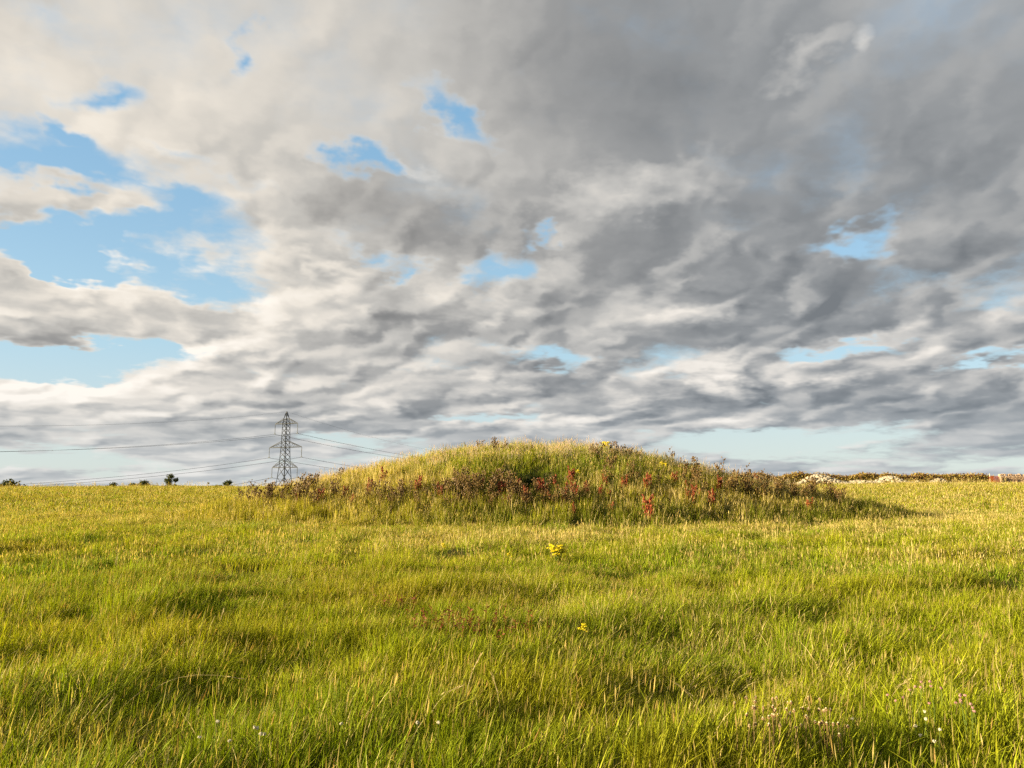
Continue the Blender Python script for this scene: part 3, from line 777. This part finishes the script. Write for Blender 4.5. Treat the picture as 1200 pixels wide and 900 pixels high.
# ------------------------------------------------------------------ small plants in the near grass
M_clover_w = leaf_material('white_clover_flower', (0.42, 0.38, 0.24), (0.62, 0.56, 0.42), .2, 40)
M_clover_p = leaf_material('pink_clover_flower', (0.30, 0.14, 0.13), (0.45, 0.25, 0.22), .2, 40)
M_bud = leaf_material('brown_seed_head', (0.16, 0.085, 0.035), (0.36, 0.24, 0.11), .1, 40)
M_budtop = leaf_material('pale_bud_top', (0.55, 0.47, 0.26), (0.70, 0.62, 0.38), .2, 40)
def flowering(name, n, spread, h, r_, mat, seed, mat2=None, squash=.8, stemmat=None):
    rr = random.Random(seed); root = empty(name, (0, 0, 0)); st = MB()
    for k in range(n):
        a = rr.uniform(0, 6.28); d = spread * math.sqrt(rr.random()); hh_ = h * rr.uniform(.8, 1.1)
        p = Vector((d * math.cos(a), d * math.sin(a), 0)); e = p + Vector((rr.uniform(-.03, .06), rr.uniform(-.03, .03), hh_))
        st.tube([p, (p + e) / 2 + Vector((.01, 0, .01)), e], [.0022, .002, .0015], 4)
        fl = MB()
        for m in range(14):
            v = Vector((rr.gauss(0, 1), rr.gauss(0, 1), rr.gauss(0, 1))).normalized() * r_ * .6
            fl.lump(e + Vector((v.x, v.y, v.z * squash)), r_ * .45, .35, rnd=rr)
        fo = fl.build('flower_head', mat, root)
        if mat2:
            f2_ = MB(); f2_.lump(e + Vector((0, 0, r_ * .8)), r_ * .55, .3, rnd=rr); f2_.build('bud_top', mat2, fo)
    st.build('stems' if n > 1 else 'stem', stemmat or M_green_leaf, root); root.children[-1]['kind'] = 'stuff'
    return root
cl = [(283, 893, 3, .10, 'left cluster of white clover heads at the bottom edge of the grass'), (297, 884, 2, .04, 'pair of white clover heads right of the first white cluster'),
      (233, 895, 2, .06, 'two tiny white clover heads nearest the lower left'), (393, 870, 1, .01, 'single white clover head left of the middle of the near grass'),
      (498, 888, 2, .05, 'faint white clover pair near the bottom centre'), (1080, 868, 3, .06, 'cluster of cream clover heads in the lower right grass'),
      (1087, 880, 3, .05, 'lower cream clover heads just under the upper cluster at right'), (1004, 862, 1, .01, 'single pale clover head between the brown seed heads and the pink clovers')]
for k, (px, py, n, sp, lab) in enumerate(cl):
    o = flowering('clover', n, sp, .32, .010, M_clover_w, 40 + k); o.location = ground_at(px, min(py + 45, 1040)); tag(o, lab, 'clover')
pk = [(1098, 830, 4, .18, 'pink clover plant, upper left of the pink patch at lower right'), (1126, 832, 5, .2, 'pink clover plant at the top of the pink patch'),
      (1118, 848, 4, .15, 'pink clover plant in the middle of the pink patch'), (1152, 850, 4, .16, 'pink clover plant on the right of the pink patch'),
      (1066, 838, 3, .1, 'dull pink clover left of the pink patch'), (759, 713, 1, .02, 'tiny pale pink flower head in the middle right grass')]
for k, (px, py, n, sp, lab) in enumerate(pk):
    o = flowering('clover', n, sp, .33, .009, M_clover_p, 60 + k); o.location = ground_at(px, py + (45 if py > 800 else 14)); tag(o, lab, 'clover')
for k, (px, py, n, sp, lab) in enumerate([(893, 878, 16, .24, 'left brown seed headed weed with cream buds at the bottom right of the near grass'), (925, 868, 18, .26, 'middle brown seed headed weed, the densest of the brown patch'),
                                      (958, 876, 14, .2, 'right brown seed headed weed of the brown patch')]):
    o = flowering('knapweed', n, sp, .34, .009, M_bud, 80 + k, M_budtop, 1.2, M_stem_brown); o.location = ground_at(px, py + 40); tag(o, lab, 'weed')
# the low rusty dock leaves in the middle of the field
def make_rusty(seed, n=26):
    rr = random.Random(seed); random.seed(seed); r = empty('rusty_weed', (0, 0, 0)); st, lf = MB(), MB()
    for k in range(n):
        bx, by = rr.gauss(0, .22), rr.gauss(0, .12); h = rr.uniform(.16, .34)
        e = Vector((bx + rr.uniform(-.03, .06), by, h)); st.tube([(bx, by, -.02), e], [.003, .002], 3)
        for m in range(6):
            a = rr.uniform(0, 6.28); q = rr.uniform(.4, 1)
            lf.leaf(Vector((bx, by, 0)).lerp(e, q), (math.cos(a), math.sin(a), .5), .045, .016)
    st.build('stems', M_dock_stem, r)['kind'] = 'stuff'; lf.build('leaves', M_dock2, r)['kind'] = 'stuff'; return r
M_dock2 = leaf_material('rusty_leaf', (0.13, 0.030, 0.015), (0.24, 0.075, 0.03), .25, 12)
for k, (px, py, lab) in enumerate([(520, 742, 'left low patch of rusty red weed in the middle of the field'), (545, 747, 'right low patch of rusty red weed in the middle of the field'),
                                   (596, 750, 'dim rusty weed a little right of the rusty patches'), (478, 722, 'small rusty weed upper left of the rusty patches')]):
    o = make_rusty(30 + k, 26 if k < 2 else 14); o.location = ground_at(px, py + 6); tag(o, lab, 'weed')
# long bent bleached stalks that stand out one by one
M_straw = leaf_material('bleached_straw', (0.38, 0.29, 0.11), (0.50, 0.40, 0.18), .25, 10)
def straw(px, py, h, bend, side, lab):
    x, y, z = ground_at(px, py); r = empty('straw_stalk', (x, y, z)); m = MB(); hd = MB()
    pts = [Vector((side * bend * (q ** 2.2) * h, 0.05 * q, h * (q - .42 * bend * q ** 3))) for q in np.linspace(0, 1, 9)]
    m.tube(pts, [.0022 * (1.1 - .6 * q) for q in np.linspace(0, 1, 9)], 4)
    d = (pts[-1] - pts[-2]).normalized()
    for k in range(12): hd.leaf(pts[-1] - d * .012 * k, d + Vector((rd.uniform(-.25, .25), rd.uniform(-.25, .25), rd.uniform(-.1, .2))), .045, .006)
    m.build('stem', M_straw, r); hd.build('seed_head', M_straw, r)['kind'] = 'stuff'; tag(r, lab, 'grass stalk')
straw(162, 845, .55, 1.25, 1, 'long bleached grass stalk bent over in an arch at lower left')
straw(541, 868, .52, .2, 1, 'upright bleached stalk with a thick head near the bottom centre')
straw(497, 876, .42, .5, 1, 'short leaning straw stalk with a frayed head left of the upright bleached one')
straw(588, 872, .42, .15, -1, 'straight pale stalk right of the upright bleached one near bottom centre')
straw(1040, 860, .40, .5, 1, 'pale stalk with a drooping head above the cream clovers')
straw(1186, 752, .50, .1, 1, 'thin pale upright stalk at the right edge of the field')
straw(253, 760, .38, .1, 1, 'pale upright straw stalk in the left middle of the field')
straw(832, 884, .45, .4, -1, 'leaning straw stalk left of the brown seed headed weeds')

# ------------------------------------------------------------------ pylon and its wires
M_steel = stone_material('galvanised_steel', (0.075, 0.08, 0.085), (0.12, 0.125, 0.13), 0.6)
M_insul = stone_material('glass_insulator', (0.12, 0.13, 0.13), (0.20, 0.21, 0.21), 2)
M_wire = stone_material('aluminium_wire', (0.10, 0.10, 0.105), (0.15, 0.15, 0.155), .5)
LX, LY = 0.44, 0.898                       # the line runs past the viewer's left and away
AX, AY = 0.898, -0.44                      # direction of the crossarms
PX0, PY0 = -88.0, 290.0; PZ0 = float(H(PX0, PY0)); TOPZ = 29.8
def build_pylon():
    root = empty('pylon', (PX0, PY0, PZ0), math.atan2(AY, AX))
    tag(root, 'grey steel lattice electricity pylon rising behind the left slope of the mound', 'pylon')
    Z = lambda z: z - PZ0
    lev = [(PZ0 - .3, 4.0), (-12, 3.3), (-5, 2.65), (0, 2.15), (4.5, 1.8), (8.2, 1.5), (10.2, 1.42), (12.2, 1.33), (14.1, 1.24), (16, 1.16), (17.9, 1.12), (19.8, 1.08), (21.6, 1.04), (23.4, 1.01), (25.2, .98), (27.2, .7), (29.4, .26)]
    c = lambda w_, z, sx, sy: Vector((sx * w_, sy * w_, Z(z)))
    for sx in (-1, 1):
        for sy in (-1, 1):
            m = MB()
            for (z0, w0), (z1, w1_) in zip(lev[:-1], lev[1:]): m.bar(c(w0, z0, sx, sy), c(w1_, z1, sx, sy), .16)
            m.build('leg', M_steel, root)
    br = MB()
    for i, ((z0, w0), (z1, w1_)) in enumerate(zip(lev[:-1], lev[1:])):
        for (a, b) in (((-1, -1), (1, -1)), ((1, -1), (1, 1)), ((1, 1), (-1, 1)), ((-1, 1), (-1, -1))):
            br.bar(c(w0, z0, *a), c(w1_, z1, *b), .10); br.bar(c(w0, z0, *b), c(w1_, z1, *a), .10)
            if i in (5, 9, 14, 1, 3): br.bar(c(w0, z0, *a), c(w0, z0, *b), .07)
    br.build('bracing', M_steel, root)['kind'] = 'stuff'
    cap = MB(); cap.tube([(0, 0, Z(29.3)), (0, 0, Z(30.0))], [.45, .2], 6); cap.build('peak', M_steel, root)
    tips = []
    for (za, half, rise, w_, wt) in ((25.2, 5.7, 2.1, .98, .72), (16.0, 8.2, 2.4, 1.16, 1.1), (8.2, 6.4, 2.6, 1.5, 1.36)):
        for s_ in (-1, 1):
            m = MB(); tip = Vector((s_ * half, 0, Z(za)))
            for sy in (-1, 1):
                lo = Vector((s_ * w_, sy * w_, Z(za))); hi = Vector((s_ * wt, sy * wt * .9, Z(za + rise)))
                m.bar(lo, tip, .13); m.bar(hi, tip, .12)
                for q in (.33, .66):
                    a, b = lo.lerp(tip, q), hi.lerp(tip, q - .16); m.bar(a, b, .05)
                    m.bar(a, hi.lerp(tip, q + .08), .05)
            for q in (.33, .66): m.bar(Vector((s_ * w_, -w_, Z(za))).lerp(tip, q), Vector((s_ * w_, w_, Z(za))).lerp(tip, q), .05)
            m.build('crossarm', M_steel, root)
            ins = MB(); n = 22
            ins.tube([tip + Vector((0, 0, -.1 - 3.7 * k / n)) for k in range(n + 1)], [.15 if k % 2 else .07 for k in range(n + 1)], 6)
            ins.tube([tip + Vector((-.45, 0, -3.9)), tip + Vector((.45, 0, -3.9))], .16, 5)
            ins.build('insulator', M_insul, root)
            tips.append((s_ * half, za - 3.95))
    return tips
tips = build_pylon()
def wire_pts(off_, z0, L, sag, sgn, bz, n=44):
    out = []
    for k in range(n + 1):
        q = (k / n); d = L * q
        out.append((PX0 + AX * off_ + sgn * LX * d, PY0 + AY * off_ + sgn * LY * d, z0 + bz * q - 4 * sag * q * (1 - q)))
    return out
wl = [('left', 'upper'), ('right', 'upper'), ('left', 'middle'), ('right', 'middle'), ('left', 'lower'), ('right', 'lower')]
for (off_, z), (sd_, lv) in zip(tips, wl):
    r = empty('power_cable', (0, 0, 0)); tag(r, 'twin conductor cable hung from the %s crossarm on the %s side of the pylon' % (lv, sd_), 'power cable', 'power cables on the pylon')
    for e in (-.24, .24):
        m = MB(); L_ = wire_pts(off_ + e, z, 350, 13.2, -1, 0)[::-1]; R_ = wire_pts(off_ + e, z, 300, 6.5, 1, -4)[1:]
        m.tube(L_ + R_, .030, 4); m.build('wire', M_wire, r)
    sp = MB()
    for k in range(6, 40, 5):
        a, b = wire_pts(off_ - .24, z, 350, 13.2, -1, 0)[k], wire_pts(off_ + .24, z, 350, 13.2, -1, 0)[k]; sp.bar(a, b, .07)
    sp.build('spacers', M_wire, r)['kind'] = 'stuff'
m = MB(); m.tube(wire_pts(0, 29.9, 350, 15.5, -1, 0)[::-1] + wire_pts(0, 29.9, 300, 9.5, 1, -6)[1:], .024, 4)
tag(m.build('power_cable', M_wire), 'single thin earth wire running over the very top of the pylon', 'power cable', 'power cables on the pylon')

# ------------------------------------------------------------------ trees peeping over the skyline
M_bark = stone_material('bark', (0.06, 0.045, 0.03), (0.13, 0.10, 0.07), 3)
M_crown = leaf_material('tree_leaves', (0.030, 0.045, 0.008), (0.10, 0.10, 0.018), .25, .6)
def tree(px, dist, top_y, width, lobes, lab, seed, trunk=True, name='tree', leaf=.42, n=900, cat='tree'):
    """a tree whose top shows at that height above the skyline; LOBES: (x, z, r) as fractions of width and height"""
    rr = random.Random(seed); random.seed(seed)
    x = (px - 600) / FPX * dist; y = dist; z = float(H(x, y)); ztop = EYE + (568 - top_y) / FPX * dist; h = ztop - z; wd = width / FPX * dist
    root = empty(name, (x, y, z)); tr, cr = MB(), MB()
    tr.tube([(0, 0, -.3), (.1, 0, h * .3), (0, .1, h * .62)], [h * .035, h * .025, h * .014], 7)
    for (lx, lz, lr) in lobes:
        c = Vector((lx * wd, rr.uniform(-.25, .25) * wd, lz * h)); rad = lr * wd
        tr.tube([(0, 0, h * .3), c * .5 + Vector((0, 0, h * .22)), c], [h * .018, h * .010, h * .004], 5)
        for k in range(int(n * lr)):
            v = Vector((rr.gauss(0, 1), rr.gauss(0, 1), rr.gauss(0, 1))).normalized() * rad * rr.random() ** .4
            v.z *= .75; q = c + v * (1 + .3 * math.sin(v.x * 3 / rad * 2 + v.y * 5))
            if q.z > h: q.z = h - rr.random() * .3
            cr.leaf(q, (rr.gauss(0, 1), rr.gauss(0, 1), rr.gauss(0, .7)), leaf * rr.uniform(.6, 1.3), leaf * .6)
    tr.build('trunk', M_bark, root); cr.build('crown', M_crown, root)['kind'] = 'stuff'
    tag(root, lab, cat); return root
tree(13, 150, 560, 25, [(-.25, .80, .30), (.12, .86, .34), (-.05, .70, .4), (.35, .72, .28)], 'round dark bush tree at the extreme left of the skyline', 1, leaf=.5, n=1500)
tree(27, 150, 565.5, 17, [(-.2, .85, .4), (.3, .86, .35)], 'low brownish bush adjoining the dark one at the extreme left', 2, name='bush', cat='bush', leaf=.4)
tree(137, 205, 561.5, 13, [(-.2, .85, .36), (.15, .90, .32), (.05, .78, .4)], 'rounded small tree on the skyline, first to the right of the dark bush', 3)
tree(160, 210, 562.5, 9, [(0, .9, .45), (.2, .82, .4)], 'small tree touching the left side of a bigger crown on the skyline', 4)
tree(170, 215, 560, 14, [(-.25, .86, .34), (.1, .92, .34), (.38, .88, .26), (0, .8, .4)], 'bigger loose crowned tree beside a small one, left of the tallest skyline tree', 5)
tree(203, 225, 555, 14, [(-.3, .90, .24), (.05, .95, .28), (.35, .90, .24), (.0, .84, .22), (-.1, .88, .25)], 'tallest skyline tree with a bare trunk and open spreading crown', 6, leaf=.45, n=800)
tree(211, 222, 564, 10, [(-.2, .9, .4), (.3, .88, .35)], 'low bush at the right foot of the tallest skyline tree', 7, name='bush', cat='bush')
tree(190, 222, 567, 18, [(-.4, .92, .2), (-.1, .93, .25), (.25, .93, .25)], 'thin low hedge bush left of the tallest skyline tree', 8, name='bush', cat='bush')
tree(259, 225, 564.5, 10, [(-.2, .9, .35), (.25, .9, .35)], 'small flat bush right of the gap on the skyline, near the mound', 9, name='bush', cat='bush')
tree(270, 225, 561.5, 11, [(-.2, .92, .3), (.2, .94, .34), (.35, .85, .3)], 'last skyline tree before the left end of the mound', 10)
tree(247, 225, 563, 5, [(0, .95, .12)], 'nearly bare thin sapling sticking up in a gap of the skyline', 11, name='sapling', n=120)

# ------------------------------------------------------------------ overgrown field wall, heaps of stone, barrier and dry stone wall
M_hedge = leaf_material('hedge_foliage', (0.17, 0.125, 0.022), (0.38, 0.27, 0.06), .25, 1.2)
M_hedge2 = leaf_material('bramble_leaf', (0.11, 0.055, 0.025), (0.22, 0.11, 0.04), .25, 1.5)
M_bank = stone_material('earth_bank', (0.10, 0.085, 0.022), (0.18, 0.14, 0.035), 2)
def hedge():
    rr = random.Random(3); random.seed(3); root = empty('hedgerow', (0, 0, 0)); a, b, st = MB(), MB(), MB()
    tag(root, 'brown overgrown hedge bank running along the right skyline behind the stone heaps', 'hedge')
    bk = MB(); xs = np.arange(14.0, 57.0, .5); prof = [(-1.0, -.2), (-.62, .5), (-.3, 1.05), (.3, 1.08), (.62, .5), (1.0, -.2)]
    vv = [(float(X_), 89.5 - (float(X_) - 16) * .02 + o_, float(H(X_, 89.0)) + q_ * (1 + .2 * float(fbm(X_ * .7, o_, 2, 4)))) for X_ in xs for (o_, q_) in prof]
    bk.add(vv, [(i * 6 + k, (i + 1) * 6 + k, (i + 1) * 6 + k + 1, i * 6 + k + 1) for i in range(len(xs) - 1) for k in range(5)]); bk.build('bank', M_bank, root)
    x = 14.0
    while x < 56.5:
        y = 89.5 - (x - 16) * .02; z = float(H(x, y))
        tall = 1.42 + .42 * float(fbm(x * .35, 1.0, 3, 5)) * 2 - (x - 16) * .006
        for k in range(150):
            q = rr.random() ** .9; p = Vector((x + rr.uniform(-.2, .2), y + rr.gauss(0, .40), z + tall * (.97 if rr.random() < .9 else 1.12) * q))
            (a if rr.random() < .62 + .3 * (1 - q) else b).leaf(p, (rr.gauss(0, .5), rr.gauss(0, .5), rr.uniform(.1, 1)), rr.uniform(.14, .30), .10)
        if rr.random() < .30:
            h = tall * rr.uniform(1.0, 1.22); st.tube([(x, y, z), (x + rr.uniform(-.1, .1), y, z + h)], [.02, .012], 3)
            for k in range(5): b.lump((x + rr.uniform(-.06, .06), y, z + h - .05 * k), .05, .4, rnd=rr)
        x += .16
    a.build('foliage', M_hedge, root)['kind'] = 'stuff'; b.build('brambles', M_hedge2, root)['kind'] = 'stuff'; st.build('stems', M_stem_brown, root)['kind'] = 'stuff'
hedge()
M_lime = stone_material('limestone_rubble', (0.20, 0.165, 0.105), (0.42, 0.36, 0.26), 2.5)
M_wallstone = stone_material('dry_stone', (0.22, 0.135, 0.08), (0.42, 0.29, 0.18), 1.8)
def heap(px, wpx, hpx, lab, seed, dist=84.0, n=260):
    rr = random.Random(seed); x = (px - 600) / FPX * dist; y = dist; z = float(H(x, y)) + .12; W = 1.4 * wpx / FPX * dist / 2; Hh = 1.15 * hpx / FPX * dist
    root = empty('stone_heap', (x, y, z)); tag(root, lab, 'stone heap', 'heaps of pale stone beside the hedge'); rest = MB()
    ks = [(rr.uniform(-1, 1), rr.uniform(.45, 1.0)) for _ in range(5)]
    for k in range(n):
        u = rr.uniform(-1, 1); v = rr.uniform(-1, 1)
        if u * u + v * v > 1: continue
        prof = (1 - u * u) ** .8 * (1 - v * v * .9) * (.62 + .38 * math.sin(3.1 * (u + seed)) )
        c = (u * W, v * W * .55, max(.04, prof * Hh * rr.uniform(.82, 1.02) - .03)); r_ = rr.uniform(.07, .19)
        if k < 34 and wpx > 20:
            m = MB(); m.lump((0, 0, 0), r_ * 1.15, .3, (1.2, .9, .75), rr); m.build('stone', M_lime, root, loc=c)
        else: rest.lump(c, r_, .3, (1.2, .9, .75), rr)
    rest.build('stones', M_lime, root)['kind'] = 'stuff'
heap(970, 56, 11.5, 'largest and leftmost heap of pale limestone rubble', 1, n=640)
heap(1048, 42, 9.5, 'middle heap of pale stone right of the largest one', 3, n=480)
heap(1014, 46, 4.5, 'low spread of pale stones joining the two big heaps', 5, n=300)
heap(1073, 12, 3.5, 'smallest pile, a few pale stones right of the middle heap', 7, n=50)
heap(1101, 25, 7, 'small separate heap of pale stones nearest the orange netting', 9, n=170)

def stone_wall():
    rr = random.Random(12); y = 82.5; x0, x1 = (1166 - 600) / FPX * y, (1222 - 600) / FPX * y
    zb = float(H((x0 + x1) / 2, y)) - .05
    root = empty('stone_wall', (x0, y, zb)); tag(root, 'short stretch of reddish dry stone wall with rough top at the right edge', 'wall')
    c = 0; z = 0.0; core = MB()
    L_ = x1 - x0; core.add([(0.1, -.16, 0), (L_, -.16, 0), (L_, .16, 0), (0.1, .16, 0), (0.1, -.13, .98), (L_, -.13, .98), (L_, .13, .98), (0.1, .13, .98)], [(0, 1, 5, 4), (1, 2, 6, 5), (2, 3, 7, 6), (3, 0, 4, 7), (4, 5, 6, 7)])
    core.build('core', M_core, root)
    def stone(x, w_, z, h, d_=.46):
        m = MB(); j = lambda s_: rr.uniform(-s_, s_)
        vv = [(sx * w_ / 2 * .96 + j(.02), sy * d_ / 2 + j(.03), sz * h / 2 * .92 + j(.012)) for sz in (-1, 1) for sx, sy in ((-1, -1), (1, -1), (1, 1), (-1, 1))]
        mid = [(0 + j(.03), -d_ / 2 - .03, j(.02)), (j(.03), d_ / 2 + .03, j(.02))]
        m.add(vv + mid, [(0, 3, 2, 1), (4, 5, 6, 7), (1, 2, 6, 5), (3, 0, 4, 7), (0, 1, 8), (1, 5, 8), (5, 4, 8), (4, 0, 8), (2, 3, 9), (3, 7, 9), (7, 6, 9), (6, 2, 9)])
        m.build('stone', M_wallstone, root, loc=(x, 0, z + h / 2))
    while z < .95:
        h = rr.uniform(.15, .2); x = rr.uniform(0, .15)
        while x < L_ - .1:
            w_ = rr.uniform(.24, .5)
            stone(x + w_ / 2, w_, z, h); x += w_ + .012
        z += h + .006
    x = .05
    while x < L_ - .15:
        w_ = rr.uniform(.14, .24)
        if rr.random() < .8: stone(x + w_ / 2, w_, z, rr.uniform(.14, .28), .34)
        x += w_ + rr.uniform(.01, .06)
M_core = stone_material('wall_rubble', (0.10, 0.07, 0.05), (0.16, 0.11, 0.08), 3)
stone_wall()
M_net = leaf_material('orange_plastic_mesh', (0.42, 0.09, 0.025), (0.52, 0.13, 0.04), .2, 2)
M_post = stone_material('pale_timber', (0.50, 0.36, 0.24), (0.62, 0.48, 0.33), 3)
def barrier():
    y = 81.6; x0 = (1155.5 - 600) / FPX * y; x1 = (1166.5 - 600) / FPX * y; z = float(H(x0, y))
    root = empty('safety_barrier', (x0, y, z)); tag(root, 'orange plastic mesh safety netting on pale stakes beside the stone wall', 'barrier')
    for xx, h in ((0, 1.25), (x1 - x0, 1.15)):
        m = MB(); m.tube([(xx, 0, -.2), (xx + .02, .01, h)], .045, 6); m.build('stake', M_post, root)
    for (a, b, yy, h) in ((-.13, x1 - x0 + .06, -.06, .92), ((x1 - x0) * .35, x1 - x0 + .25, .35, 1.02)):
        m = MB(); nx, nz = 18, 14; W = b - a
        for i in range(nx):
            xx = a + W * i / (nx - 1); m.tube([(xx, yy + .05 * math.sin(xx * 5 + q * 3), .02 + h * q) for q in (0, .33, .66, 1)], .013, 3)
        for k in range(nz):
            q = k / (nz - 1); m.tube([(a + W * i / 6, yy + .05 * math.sin((a + W * i / 6) * 5 + q * 3), .02 + h * q - .03 * math.sin(i * .5)) for i in range(7)], .017, 3)
        m.build('netting', M_net, root)['kind'] = 'stuff'
barrier()
